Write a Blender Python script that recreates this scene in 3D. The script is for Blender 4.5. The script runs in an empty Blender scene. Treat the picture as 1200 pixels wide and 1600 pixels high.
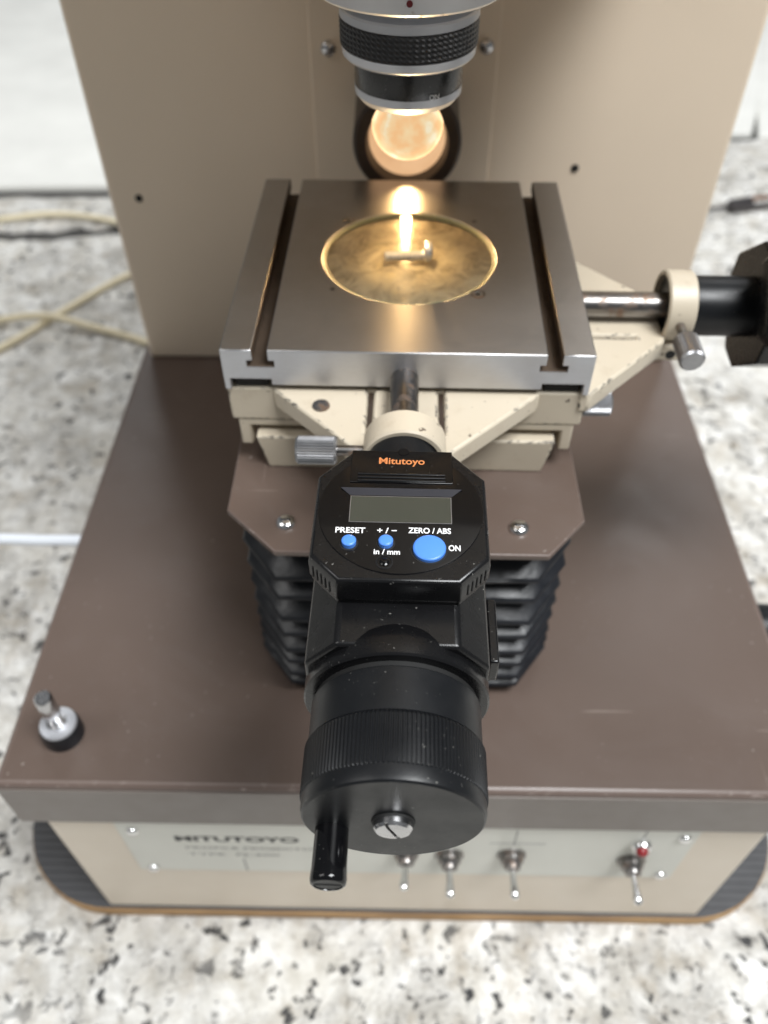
import bpy, bmesh, math, random
from mathutils import Matrix, Vector
random.seed(7)
SC = bpy.context.scene
COL = SC.collection
R = math.radians
PI = math.pi

# ------------------------------------------------------------------ camera
cd = bpy.data.cameras.new('camera')
cam = bpy.data.objects.new('camera', cd)
COL.objects.link(cam)
right = Vector((0.9998, 0.0172, -0.0034)).normalized()
fwd = Vector((-0.0141, 0.6737, -0.7389)).normalized()
upv = right.cross(fwd).normalized()
right = fwd.cross(upv).normalized()
cam.matrix_world = Matrix(((right.x, upv.x, -fwd.x, -0.007),
                           (right.y, upv.y, -fwd.y, -0.175),
                           (right.z, upv.z, -fwd.z, 0.614),
                           (0, 0, 0, 1)))
cd.sensor_fit = 'VERTICAL'
cd.sensor_height = 34.62
cd.lens = 28.0
cd.clip_start = 0.01
cd.clip_end = 50
cd.dof.use_dof = True
cd.dof.focus_distance = 0.252
cd.dof.aperture_fstop = 8.8
SC.camera = cam

# ------------------------------------------------------------------ light
world = bpy.data.worlds.new('World')
SC.world = world
world.use_nodes = True
world.node_tree.nodes['Background'].inputs[0].default_value = (0.93, 0.97, 1.0, 1)
world.node_tree.nodes['Background'].inputs[1].default_value = 0.17

def area(name, loc, target, sx, sy, power, col):
    l = bpy.data.lights.new(name, 'AREA')
    l.shape = 'RECTANGLE'; l.size = sx; l.size_y = sy
    l.energy = power; l.color = col
    o = bpy.data.objects.new(name, l); COL.objects.link(o)
    o.location = loc
    o.rotation_euler = (Vector(target) - Vector(loc)).to_track_quat('-Z', 'Y').to_euler()
    return o
area('ceiling_or_fill_light', (0.80, -0.45, 2.4), (0, 0.15, 0.2), 1.1, 0.8, 86, (0.97, 0.99, 1.0))
area('ceiling_or_fill_light', (-1.5, -0.35, 2.3), (0, 0.15, 0.2), 0.9, 1.2, 15, (1.0, 0.985, 0.96))
area('ceiling_or_fill_light', (0.1, 2.4, 2.6), (0, 0.7, 0.0), 2.2, 0.8, 46, (0.97, 0.99, 1.0))  # fill added from behind to brighten the far slabs

SC.view_settings.view_transform = 'Standard'
SC.view_settings.look = 'None'
SC.view_settings.exposure = 0.0
SC.view_settings.gamma = 1.0
SC.view_settings.use_curve_mapping = False
SC.cycles.use_denoising = True
SC.cycles.max_bounces = 8
SC.cycles.sample_clamp_indirect = 4.0

# ------------------------------------------------------------------ materials
class NT:
    def __init__(s, name):
        s.m = bpy.data.materials.new(name); s.m.use_nodes = True
        s.t = s.m.node_tree; s.p = s.t.nodes['Principled BSDF']
        s.out = s.t.nodes['Material Output']
    def n(s, typ, **kw):
        nd = s.t.nodes.new(typ)
        for k, v in kw.items():
            if hasattr(nd, k): setattr(nd, k, v)
            else: nd.inputs[k.replace('_', ' ')].default_value = v
        return nd
    def l(s, a, b): s.t.links.new(a, b)
    def coord(s, scale=(1, 1, 1)):
        if not hasattr(s, '_c'): s._c = s.t.nodes.new('ShaderNodeTexCoord')
        mp = s.t.nodes.new('ShaderNodeMapping'); mp.inputs['Scale'].default_value = scale
        s.l(s._c.outputs['Object'], mp.inputs['Vector']); return mp.outputs[0]
    def noise(s, scale, detail=4, rough=0.55, sc=(1, 1, 1), dist=0.0):
        nd = s.n('ShaderNodeTexNoise'); s.l(s.coord(sc), nd.inputs['Vector'])
        nd.inputs['Scale'].default_value = scale; nd.inputs['Detail'].default_value = detail
        nd.inputs['Roughness'].default_value = rough; nd.inputs['Distortion'].default_value = dist
        return nd.outputs['Fac']
    def ramp(s, fac, stops):
        r = s.t.nodes.new('ShaderNodeValToRGB'); s.l(fac, r.inputs[0])
        e = r.color_ramp.elements
        while len(e) < len(stops): e.new(0.5)
        for i, (p, c) in enumerate(stops):
            e[i].position = p
            e[i].color = (c, c, c, 1) if isinstance(c, (int, float)) else (c[0], c[1], c[2], 1)
        return r.outputs[0]
    def mix(s, fac, a, b):
        m = s.t.nodes.new('ShaderNodeMix'); m.data_type = 'RGBA'
        for sock, v in ((m.inputs[0], fac), (m.inputs[6], a), (m.inputs[7], b)):
            if hasattr(v, 'is_linked'): s.l(v, sock)
            elif isinstance(v, (int, float)): sock.default_value = v
            else: sock.default_value = (v[0], v[1], v[2], 1)
        return m.outputs[2]
    def math(s, op, a, b=0.0):
        m = s.t.nodes.new('ShaderNodeMath'); m.operation = op
        for sock, v in ((m.inputs[0], a), (m.inputs[1], b)):
            if hasattr(v, 'is_linked'): s.l(v, sock)
            else: sock.default_value = v
        return m.outputs[0]
    def bump(s, h, strength, dist=0.001):
        b = s.t.nodes.new('ShaderNodeBump'); b.inputs['Strength'].default_value = strength
        b.inputs['Distance'].default_value = dist; s.l(h, b.inputs['Height'])
        s.l(b.outputs[0], s.p.inputs['Normal'])
    def set(s, **kw):
        for k, v in kw.items():
            sock = s.p.inputs[k.replace('_', ' ')]
            if hasattr(v, 'is_linked'): s.l(v, sock)
            elif isinstance(v, (tuple, list)) and len(v) == 3: sock.default_value = (*v, 1)
            else: sock.default_value = v

MATS = {}
def simple(name, col, rough=0.5, metal=0.0, var=0.12, vs=40, bs=0, bstr=0.0, dust=0.0, **kw):
    t = NT(name)
    d = [c * (1 - var) for c in col]; u = [min(1, c * (1 + var)) for c in col]
    c = t.mix(t.noise(vs, 5), d, u)
    if dust:
        sp = t.ramp(t.noise(900, 2, 0.5), [(0.70, 0.0), (0.76, 1.0)])
        pt = t.ramp(t.noise(70, 3), [(0.45, 0.0), (0.7, 1.0)])
        m = t.math('MULTIPLY', t.math('MULTIPLY', sp, pt), dust)
        c = t.mix(m, c, (0.42, 0.41, 0.38))
    rr = t.ramp(t.noise(vs * 2.3, 4), [(0.3, max(0, rough * 0.85)), (0.7, min(1, rough * 1.15))])
    t.set(Base_Color=c, Roughness=rr, Metallic=metal, **kw)
    if bs: t.bump(t.noise(bs, 3), bstr, 0.0004)
    MATS[name] = t.m
    return t.m

# paint and plastic
CREAM_C = (0.72, 0.635, 0.525)
simple('cream_paint', CREAM_C, 0.42, var=0.05, vs=25, bs=700, bstr=0.10)
simple('panel_paint', (0.71, 0.595, 0.465), 0.46, var=0.06, vs=7, bs=450, bstr=0.25)
def brown():
    t = NT('brown_paint')
    c = t.mix(t.noise(14, 6, 0.65), (0.090, 0.063, 0.050), (0.116, 0.083, 0.068))
    sm = t.ramp(t.noise(9, 7, 0.75, dist=1.5), [(0.52, 0.0), (0.75, 0.5)])
    c = t.mix(sm, c, (0.125, 0.097, 0.084))
    sp = t.math('MULTIPLY', t.ramp(t.noise(380, 2, 0.5), [(0.70, 0.0), (0.75, 1.0)]), t.ramp(t.noise(22, 2), [(0.45, 0.0), (0.65, 0.8)]))
    c = t.mix(sp, c, (0.36, 0.32, 0.29))
    for k, sc in enumerate(((3.0, 0.10, 1), (0.12, 3.2, 1))):
        n = t.n('ShaderNodeTexNoise'); mp = t.t.nodes.new('ShaderNodeMapping')
        mp.inputs['Scale'].default_value = sc; mp.inputs['Rotation'].default_value = (0, 0, R(23 + 31 * k))
        t.l(t._c.outputs['Object'], mp.inputs['Vector']); t.l(mp.outputs[0], n.inputs['Vector'])
        n.inputs['Scale'].default_value = 120; n.inputs['Detail'].default_value = 2
        scr = t.math('MULTIPLY', t.ramp(n.outputs['Fac'], [(0.735, 0.0), (0.76, 1.0)]), 0.45)
        c = t.mix(scr, c, (0.27, 0.22, 0.19))
    t.set(Base_Color=c, Roughness=t.ramp(t.noise(11, 6, 0.7, dist=1.0), [(0.3, 0.30), (0.7, 0.46)]))
    t.bump(t.noise(900, 3), 0.10, 0.0004)
    MATS['brown_paint'] = t.m
brown()
simple('deck_edge_paint', (0.165, 0.140, 0.124), 0.35, var=0.06, vs=30, bs=600, bstr=0.08)
simple('black_plastic', (0.0045, 0.0045, 0.005), 0.27, var=0.2, vs=60, bs=2600, bstr=0.05, dust=0.8, Specular_IOR_Level=0.40)
simple('black_satin', (0.0062, 0.0068, 0.0080), 0.37, var=0.15, vs=50, bs=3000, bstr=0.08, dust=0.6, Specular_IOR_Level=0.34)
simple('black_gloss', (0.003, 0.003, 0.0035), 0.12, var=0.2, vs=60, dust=0.45, Specular_IOR_Level=0.35)
simple('black_rubber', (0.008, 0.009, 0.012), 0.37, var=0.3, vs=90, bs=420, bstr=0.35)
simple('slot_brown', (0.075, 0.052, 0.036), 0.6, 0.2, var=0.4, vs=70)  # darker brown for the inner faces of the T-slots
simple('dark_void', (0.010, 0.009, 0.008), 0.8)
simple('slot_dark', (0.004, 0.004, 0.004), 0.7)
simple('tube_dark', (0.035, 0.022, 0.014), 0.5, var=0.2)
simple('blue_button', (0.075, 0.24, 0.74), 0.34, var=0.05, vs=200)
simple('white_ink', (0.80, 0.80, 0.80), 0.6, var=0.03)
simple('orange_ink', (0.55, 0.19, 0.06), 0.5, var=0.08, vs=500)
simple('black_ink', (0.03, 0.03, 0.032), 0.6)
simple('grey_ink', (0.25, 0.25, 0.24), 0.6)
simple('lcd_glass', (0.044, 0.046, 0.036), 0.22, var=0.10, vs=45)
simple('lcd_frame', (0.020, 0.021, 0.028), 0.3, var=0.1)
simple('name_plate', (0.68, 0.675, 0.615), 0.42, var=0.10, vs=14)
simple('red_lens', (0.22, 0.008, 0.012), 0.15, var=0.1)
simple('red_dot', (0.12, 0.004, 0.008), 0.4)
simple('cable_cream', (0.78, 0.69, 0.49), 0.45, var=0.06)
simple('cable_white', (0.80, 0.84, 0.90), 0.4, var=0.03)
simple('gun_metal', (0.085, 0.078, 0.08), 0.45, 0.6, var=0.2)
simple('copper', (0.50, 0.22, 0.11), 0.35, 1.0, var=0.2)
# metals
simple('zinc', (0.82, 0.80, 0.76), 0.30, 0.75, var=0.12, vs=200)
simple('steel', (0.55, 0.55, 0.56), 0.25, 1.0, var=0.15, vs=120)
simple('bright_steel', (0.80, 0.80, 0.80), 0.16, 1.0, var=0.08, vs=120)
def old_steel():
    t = NT('old_steel')
    c = t.mix(t.noise(90, 5), (0.16, 0.15, 0.145), (0.32, 0.31, 0.30))
    ru = t.ramp(t.noise(140, 6, 0.7), [(0.52, 0.0), (0.64, 0.8)])
    t.set(Base_Color=t.mix(ru, c, (0.17, 0.095, 0.05)), Metallic=t.math('SUBTRACT', 1.0, t.math('MULTIPLY', ru, 0.6)), Roughness=t.math('ADD', 0.30, t.math('MULTIPLY', ru, 0.3)))
    MATS['old_steel'] = t.m
old_steel()
simple('knob_steel', (0.33, 0.33, 0.34), 0.36, 0.85, var=0.25, vs=160)
simple('satin_alloy', (0.54, 0.55, 0.58), 0.45, 0.65, var=0.06, vs=60, bs=900, bstr=0.06)

def chip_metal():
    t = NT('worn_alloy')
    c = t.mix(t.noise(45, 4), (0.55, 0.56, 0.58), (0.68, 0.69, 0.71))
    sp = t.ramp(t.noise(330, 4, 0.6), [(0.60, 0.0), (0.64, 1.0)])
    pt = t.ramp(t.noise(60, 2), [(0.48, 0.0), (0.60, 1.0)])
    m = t.math('MULTIPLY', sp, pt)
    t.set(Base_Color=t.mix(m, c, (0.19, 0.12, 0.06)), Metallic=t.math('SUBTRACT', 0.6, t.math('MULTIPLY', m, 0.6)), Roughness=0.45)
    t.bump(t.math('MULTIPLY', m, -1.0), 0.4, 0.0003)
    MATS['worn_alloy'] = t.m
chip_metal()

def brushed(name, col, rough, sc, aniso, scratch=0.5):
    t = NT(name)
    g = t.noise(260, 4, 0.7, sc)
    blot = t.noise(28, 5, 0.6)
    c = t.mix(g, [x * 0.86 for x in col], [min(1, x * 1.08) for x in col])
    c = t.mix(t.ramp(blot, [(0.48, 0.0), (0.75, 0.40)]), c, [col[0] * 0.80, col[1] * 0.72, col[2] * 0.63])
    rr = t.math('ADD', t.math('MULTIPLY', t.ramp(blot, [(0.3, 0.0), (0.8, 1.0)]), 0.10), rough)
    t.set(Base_Color=c, Metallic=1.0, Roughness=rr, Anisotropic=aniso)
    tg = t.n('ShaderNodeTangent'); tg.direction_type = 'RADIAL'; tg.axis = 'X'
    t.l(tg.outputs[0], t.p.inputs['Tangent'])
    t.bump(g, 0.05 * scratch, 0.0003)
    MATS[name] = t.m
brushed('stage_steel', (0.45, 0.445, 0.445), 0.30, (1, 14, 1), 0.60)
brushed('stage_front', (0.56, 0.57, 0.60), 0.40, (1, 1, 8), 0.2)

def worn_cream():
    t = NT('worn_cream_edge')
    sp = t.ramp(t.noise(420, 5, 0.65), [(0.50, 0.0), (0.55, 0.85)])
    pt = t.ramp(t.noise(75, 2), [(0.47, 0.0), (0.56, 1.0)])
    m = t.math('MULTIPLY', sp, pt)
    t.set(Base_Color=t.mix(m, (0.58, 0.51, 0.40), (0.05, 0.045, 0.045)), Roughness=0.5)
    t.bump(t.math('MULTIPLY', m, -1.0), 0.5, 0.0004)
    MATS['worn_cream_edge'] = t.m
worn_cream()

def chipped_cream():
    t = NT('chipped_cream')
    base = t.mix(t.noise(30, 4), (0.50, 0.435, 0.335), (0.56, 0.49, 0.385))
    sp = t.ramp(t.noise(210, 3, 0.55), [(0.69, 0.0), (0.72, 1.0)])
    dirt = t.ramp(t.noise(60, 5, 0.7), [(0.56, 0.0), (0.80, 0.45)])
    c = t.mix(dirt, base, (0.36, 0.28, 0.19))
    t.set(Base_Color=t.mix(sp, c, (0.13, 0.10, 0.075)), Roughness=0.42)
    t.bump(t.noise(700, 2), 0.10, 0.0004)
    MATS['chipped_cream'] = t.m
chipped_cream()

def worn_highlight():
    t = NT('worn_highlight_edge')
    sp = t.ramp(t.noise(150, 5, 0.7, (1, 3, 3)), [(0.60, 0.0), (0.72, 0.8)])
    t.set(Base_Color=t.mix(sp, (0.135, 0.098, 0.083), (0.44, 0.38, 0.355)), Roughness=0.38)  # lighter brown paints an edge highlight; pale specks are worn paint
    MATS['worn_highlight_edge'] = t.m
worn_highlight()

def stone(name, lo=0.0):
    t = NT(name)
    big = t.noise(5.5, 5, 0.6, dist=0.4)
    mid = t.noise(26, 6, 0.68, dist=0.8)
    fine = t.noise(120, 5, 0.65)
    base = t.mix(t.ramp(mid, [(0.35, 0.0), (0.65, 1.0)]), (0.57, 0.545, 0.49), (0.87, 0.865, 0.845))
    base = t.mix(t.math('MULTIPLY', t.ramp(t.noise(40, 6, 0.7, dist=0.6), [(0.50, 0.0), (0.62, 1.0)]), 0.55), base, (0.42, 0.395, 0.35))
    # dark pits: ragged, in patches, over grey stains
    gate2 = t.ramp(big, [(0.36 - lo, 0.40), (0.52 - lo, 1.0)])
    pit = t.math('MAXIMUM', t.ramp(t.noise(88, 5, 0.60, dist=0.3), [(0.585, 0.0), (0.63, 1.0)]), t.ramp(t.noise(46, 4, 0.6, dist=0.4), [(0.64, 0.0), (0.68, 1.0)]))
    warm = t.ramp(t.noise(34, 4, 0.6), [(0.52, 0.0), (0.66, 0.5)])
    pit2 = t.ramp(t.noise(190, 4, 0.6, dist=0.3), [(0.56, 0.0), (0.66, 0.7)])
    stain = t.ramp(t.noise(17, 7, 0.70, dist=1.0), [(0.44, 0.0), (0.66, 0.85)])
    c = t.mix(t.math('MULTIPLY', stain, gate2), base, (0.30, 0.285, 0.26))
    c = t.mix(t.math('MULTIPLY', warm, gate2), c, (0.36, 0.30, 0.22))
    m = t.math('MULTIPLY', t.math('MAXIMUM', pit, t.math('MULTIPLY', pit2, stain)), gate2)
    c = t.mix(m, c, (0.03, 0.03, 0.032))
    c = t.mix(t.ramp(fine, [(0.40, 0.16), (0.54, 0.0)]), c, (0.30, 0.28, 0.25))
    t.set(Base_Color=c, Roughness=0.7)
    t.bump(t.math('SUBTRACT', fine, t.math('MULTIPLY', m, 2.0)), 0.5, 0.003)
    MATS[name] = t.m
stone('stone')
simple('pale_slab', (0.72, 0.715, 0.68), 0.75, var=0.13, vs=11, bs=120, bstr=0.5)
simple('joint_dirt', (0.045, 0.043, 0.04), 0.9, var=0.4, vs=30)

def wood():
    t = NT('board_wood')
    g = t.noise(30, 6, 0.6, (0.35, 4, 6))
    t.set(Base_Color=t.ramp(g, [(0.3, (0.16, 0.085, 0.035)), (0.5, (0.42, 0.25, 0.11)), (0.7, (0.56, 0.36, 0.17))]), Roughness=0.6)
    MATS['board_wood'] = t.m
wood()
simple('mat_rubber', (0.060, 0.060, 0.064), 0.6, var=0.12, vs=40)

def stage_glass():
    t = NT('stage_glass')
    tr = t.n('ShaderNodeBsdfTransparent'); tr.inputs[0].default_value = (0.96, 0.945, 0.90, 1)
    gl = t.n('ShaderNodeBsdfGlossy'); gl.inputs['Roughness'].default_value = 0.17; gl.inputs['Anisotropy'].default_value = 0.65; gl.inputs['Rotation'].default_value = 0.25
    tg = t.n('ShaderNodeTangent'); tg.direction_type = 'RADIAL'; tg.axis = 'X'; t.l(tg.outputs[0], gl.inputs['Tangent'])
    gl.inputs['Color'].default_value = (1, 1, 1, 1)
    lw = t.n('ShaderNodeLayerWeight'); lw.inputs['Blend'].default_value = 0.5
    pw = t.math('ADD', t.math('MULTIPLY', t.math('POWER', lw.outputs['Facing'], 4.0), 0.9), 0.03)
    mx = t.n('ShaderNodeMixShader')
    t.l(pw, mx.inputs[0]); t.l(tr.outputs[0], mx.inputs[1]); t.l(gl.outputs[0], mx.inputs[2])
    t.l(mx.outputs[0], t.out.inputs['Surface'])
    MATS['stage_glass'] = t.m
stage_glass()

def condenser():
    t = NT('condenser_frost')
    n1 = t.noise(75, 7, 0.72, dist=1.2)
    n2 = t.noise(190, 5, 0.7, dist=0.6)
    c = t.ramp(n1, [(0.36, (0.30, 0.25, 0.17)), (0.46, (0.64, 0.55, 0.41)), (0.58, (0.88, 0.80, 0.64))])
    c = t.mix(t.ramp(n2, [(0.50, 0.0), (0.70, 0.6)]), c, (0.86, 0.74, 0.48))
    t.set(Base_Color=c, Roughness=0.35)
    t.bump(n2, 0.5, 0.0006)
    tl = t.n('ShaderNodeBsdfTranslucent'); t.l(c, tl.inputs[0])
    mx = t.n('ShaderNodeMixShader'); mx.inputs[0].default_value = 0.45
    t.l(t.p.outputs[0], mx.inputs[1]); t.l(tl.outputs[0], mx.inputs[2]); t.l(mx.outputs[0], t.out.inputs['Surface'])
    MATS['condenser_frost'] = t.m
condenser()
simple('glass_edge', (0.34, 0.35, 0.20), 0.55, var=0.10, vs=90)

def emit(name, stops, strength):
    t = NT(name)
    n = t.noise(70, 3, 0.5)
    e = t.n('ShaderNodeEmission'); t.l(t.ramp(n, stops), e.inputs[0]); e.inputs[1].default_value = strength
    t.l(e.outputs[0], t.out.inputs['Surface']); MATS[name] = t.m
emit('lamp_disc', [(0.3, (0.74, 0.42, 0.21)), (0.7, (0.86, 0.53, 0.29))], 1.0)
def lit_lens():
    t = NT('lens_glow')
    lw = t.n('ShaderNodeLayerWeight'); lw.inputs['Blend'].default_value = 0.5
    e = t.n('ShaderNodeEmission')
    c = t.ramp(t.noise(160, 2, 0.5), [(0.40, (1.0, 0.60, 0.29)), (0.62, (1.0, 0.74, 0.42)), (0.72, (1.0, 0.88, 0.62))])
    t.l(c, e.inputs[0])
    t.l(t.math('ADD', t.math('MULTIPLY', t.math('POWER', lw.outputs['Facing'], 3.0), 1.5), 0.88), e.inputs[1])  # glow put in for lamplight inside the lens, stronger at its rim
    t.l(e.outputs[0], t.out.inputs['Surface']); MATS['lens_glow'] = t.m
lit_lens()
emit('hot_spot_glow', [(0.3, (1.0, 0.78, 0.44)), (0.7, (1.0, 0.86, 0.56))], 5.0)

# ------------------------------------------------------------------ mesh helpers
class MB:
    def __init__(s): s.bm = bmesh.new()
    def quad(s, *p):
        s.bm.faces.new([s.bm.verts.new(q) for q in p])
    def box(s, x0, x1, y0, y1, z0, z1):
        v = [s.bm.verts.new((x, y, z)) for z in (z0, z1) for y in (y0, y1) for x in (x0, x1)]
        for f in ((0, 2, 3, 1), (4, 5, 7, 6), (0, 1, 5, 4), (2, 6, 7, 3), (0, 4, 6, 2), (1, 3, 7, 5)):
            s.bm.faces.new([v[i] for i in f])
        return s
    def prism(s, poly, a, b, axis='z'):
        def pt(u, w, t):
            return {'z': (u, w, t), 'y': (u, t, w), 'x': (t, u, w)}[axis]
        lo = [s.bm.verts.new(pt(u, w, a)) for u, w in poly]
        hi = [s.bm.verts.new(pt(u, w, b)) for u, w in poly]
        n = len(poly)
        s.bm.faces.new(lo[::-1]); s.bm.faces.new(hi)
        for i in range(n):
            s.bm.faces.new((lo[i], lo[(i + 1) % n], hi[(i + 1) % n], hi[i]))
        return s
    def rings(s, rows, cap0=True, cap1=True):
        vs = [[s.bm.verts.new(p) for p in r] for r in rows]
        n = len(rows[0])
        for a, b in zip(vs[:-1], vs[1:]):
            for i in range(n):
                s.bm.faces.new((a[i], a[(i + 1) % n], b[(i + 1) % n], b[i]))
        if cap0: s.bm.faces.new(vs[0][::-1])
        if cap1: s.bm.faces.new(vs[-1])
        return s
    def lathe(s, prof, axis='z', c=(0, 0, 0), seg=48, cap0=True, cap1=True, rfun=None):
        rows = []
        for j, (t, r) in enumerate(prof):
            row = []
            for i in range(seg):
                a = 2 * PI * i / seg
                rr = r if rfun is None else rfun(j, i, r)
                u, w = rr * math.cos(a), rr * math.sin(a)
                p = {'z': (u, w, t), 'y': (u, t, w), 'x': (t, u, w)}[axis]
                row.append((p[0] + c[0], p[1] + c[1], p[2] + c[2]))
            rows.append(row)
        return s.rings(rows, cap0, cap1)
    def tube(s, pts, r, seg=10):
        rows = []
        P = [Vector(p) for p in pts]
        for i, p in enumerate(P):
            d = (P[min(i + 1, len(P) - 1)] - P[max(i - 1, 0)]).normalized()
            a = d.cross(Vector((0, 0, 1)))
            a = a.normalized() if a.length > 1e-4 else Vector((1, 0, 0))
            b = a.cross(d).normalized()
            rows.append([tuple(p + (a * math.cos(2 * PI * k / seg) + b * math.sin(2 * PI * k / seg)) * r) for k in range(seg)])
        return s.rings(rows)
    def build(s, name, mats, parent=None, smooth=30, bevel=0, bseg=2, bmat=None, loc=None, rotz=0.0):
        bmesh.ops.recalc_face_normals(s.bm, faces=s.bm.faces[:])
        me = bpy.data.meshes.new(name); s.bm.to_mesh(me); s.bm.free()
        if isinstance(mats, str): mats = [mats]
        for m in mats: me.materials.append(MATS[m])
        if smooth:
            for p in me.polygons: p.use_smooth = True
            me.set_sharp_from_angle(angle=R(smooth))
        o = bpy.data.objects.new(name, me); COL.objects.link(o)
        if parent: o.parent = parent
        if loc: o.location = loc
        if rotz: o.rotation_euler = (0, 0, rotz)
        if bevel:
            b = o.modifiers.new('bevel', 'BEVEL'); b.width = bevel; b.segments = bseg
            b.limit_method = 'ANGLE'; b.angle_limit = R(40); b.harden_normals = False
            if bmat is not None: b.material = bmat
        return o

def cut(o, mb):
    """subtract a shape from a mesh and bake the result"""
    c = mb.build('cutter', ['dark_void'], None, 0)
    par = o.parent; o.parent = None
    c.location = o.location.copy(); c.rotation_euler = o.rotation_euler.copy()
    bpy.context.view_layer.update()
    mods = [(m.type, m.width, m.segments, m.angle_limit, m.material) for m in o.modifiers]
    o.modifiers.clear()
    b = o.modifiers.new('cut', 'BOOLEAN'); b.operation = 'DIFFERENCE'; b.object = c; b.solver = 'EXACT'
    bpy.context.view_layer.update()
    dg = bpy.context.evaluated_depsgraph_get()
    me = bpy.data.meshes.new_from_object(o.evaluated_get(dg))
    o.modifiers.clear(); old = o.data; o.data = me; me.name = old.name
    for p in me.polygons: p.use_smooth = True
    me.set_sharp_from_angle(angle=R(30))
    o.parent = par
    bpy.data.objects.remove(c)
    for ty, w, sg, al, mt in mods:
        bb = o.modifiers.new('bevel', 'BEVEL'); bb.width = w; bb.segments = sg; bb.limit_method = 'ANGLE'
        bb.angle_limit = al; bb.material = mt
    return o

def text(name, body, mat, parent, loc, width, height=None, rot=(0, 0, 0), bold=0.0, depth=0.00012):
    cu = bpy.data.curves.new(name, 'FONT'); cu.body = body; cu.align_x = 'CENTER'; cu.align_y = 'CENTER'
    cu.size = 1.0; cu.offset = bold; cu.extrude = 0.0; cu.resolution_u = 4
    o = bpy.data.objects.new(name, cu); COL.objects.link(o)
    bpy.context.view_layer.update()
    me = bpy.data.meshes.new_from_object(o.evaluated_get(bpy.context.evaluated_depsgraph_get()))
    bpy.data.objects.remove(o)
    xs = [v.co.x for v in me.vertices]; ys = [v.co.y for v in me.vertices]
    sx = width / (max(xs) - min(xs)); sy = sx if height is None else height / (max(ys) - min(ys))
    mx, my = (max(xs) + min(xs)) / 2, (max(ys) + min(ys)) / 2
    for v in me.vertices: v.co = ((v.co.x - mx) * sx, (v.co.y - my) * sy, 0)
    me.materials.clear(); me.materials.append(MATS[mat]); me.name = name
    o = bpy.data.objects.new(name, me); COL.objects.link(o)
    o.parent = parent; o.location = loc; o.rotation_euler = rot
    return o

def empty(name, label, cat, loc=(0, 0, 0), rot=(0, 0, 0), group=None):
    o = bpy.data.objects.new(name, None); COL.objects.link(o); o.empty_display_size = 0.02
    o.location = loc; o.rotation_euler = rot
    o['label'] = label; o['category'] = cat
    if group: o['group'] = group
    return o
def tag(o, label, cat):
    o['label'] = label; o['category'] = cat; return o
def copy_tree(o, parent=None):
    c = o.copy(); COL.objects.link(c); c.parent = parent
    for ch in list(o.children): copy_tree(ch, c)
    return c
def circ(cx, cy, r, n=48, a0=0.0):
    return [(cx + r * math.cos(a0 + 2 * PI * i / n), cy + r * math.sin(a0 + 2 * PI * i / n)) for i in range(n)]

# ------------------------------------------------------------------ ground
g = MB(); g.quad((-4, -3, -0.008), (4, -3, -0.008), (4, 5, -0.008), (-4, 5, -0.008))
ground = g.build('ground', 'joint_dirt', None, 0); ground['kind'] = 'structure'
def wob_edge(pts, amp, step=0.03):
    out = []
    for (a, b) in zip(pts, pts[1:] + pts[:1]):
        n = max(1, int(math.hypot(b[0] - a[0], b[1] - a[1]) / step))
        for i in range(n):
            t = i / n
            out.append((a[0] + (b[0] - a[0]) * t + random.uniform(-amp, amp), a[1] + (b[1] - a[1]) * t + random.uniform(-amp, amp)))
    return out
MB().prism(wob_edge([(-1.6, -1.2), (1.6, -1.2), (1.6, 1.235), (0.10, 1.255), (0.06, 0.975), (-0.30, 0.935), (-1.6, 0.80)], 0.007), -0.04, 0.0).build('stone_slab', 'stone', ground, 30, 0.004)
MB().prism(wob_edge([(-1.6, 0.835), (-0.30, 0.968), (0.045, 1.008), (0.045, 1.060), (-1.6, 1.020)], 0.008), -0.04, -0.003).build('stone_slab', 'stone', ground, 30, 0.005)
MB().prism(wob_edge([(-1.6, 1.040), (0.05, 1.082), (0.05, 3.5), (-1.6, 3.5)], 0.001, 0.2), -0.04, 0.004).build('stone_slab', 'pale_slab', ground, 30, 0.006)
MB().prism(wob_edge([(0.10, 1.268), (0.596, 1.272), (0.668, 1.46), (0.806, 1.9), (0.80, 3.5), (0.10, 3.5)], 0.002, 0.2), -0.04, 0.002).build('stone_slab', 'pale_slab', ground, 30, 0.006)
MB().prism(wob_edge([(0.605, 1.262), (1.6, 1.235), (1.6, 3.5), (0.80, 3.5), (0.80, 1.9), (0.66, 1.46)], 0.002, 0.2), -0.04, 0.001).build('stone_slab', 'pale_slab', ground, 30, 0.006)

# ------------------------------------------------------------------ projector: base
proj = empty('profile_projector', 'beige and brown bench profile projector with steel stage and black bellows', 'projector', (0, 0.18, 0))
def PL(v=(0, 0, 0)):  # parts are modelled in world metres under the thing's base point
    return (v[0], v[1] - 0.18, v[2])

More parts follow.
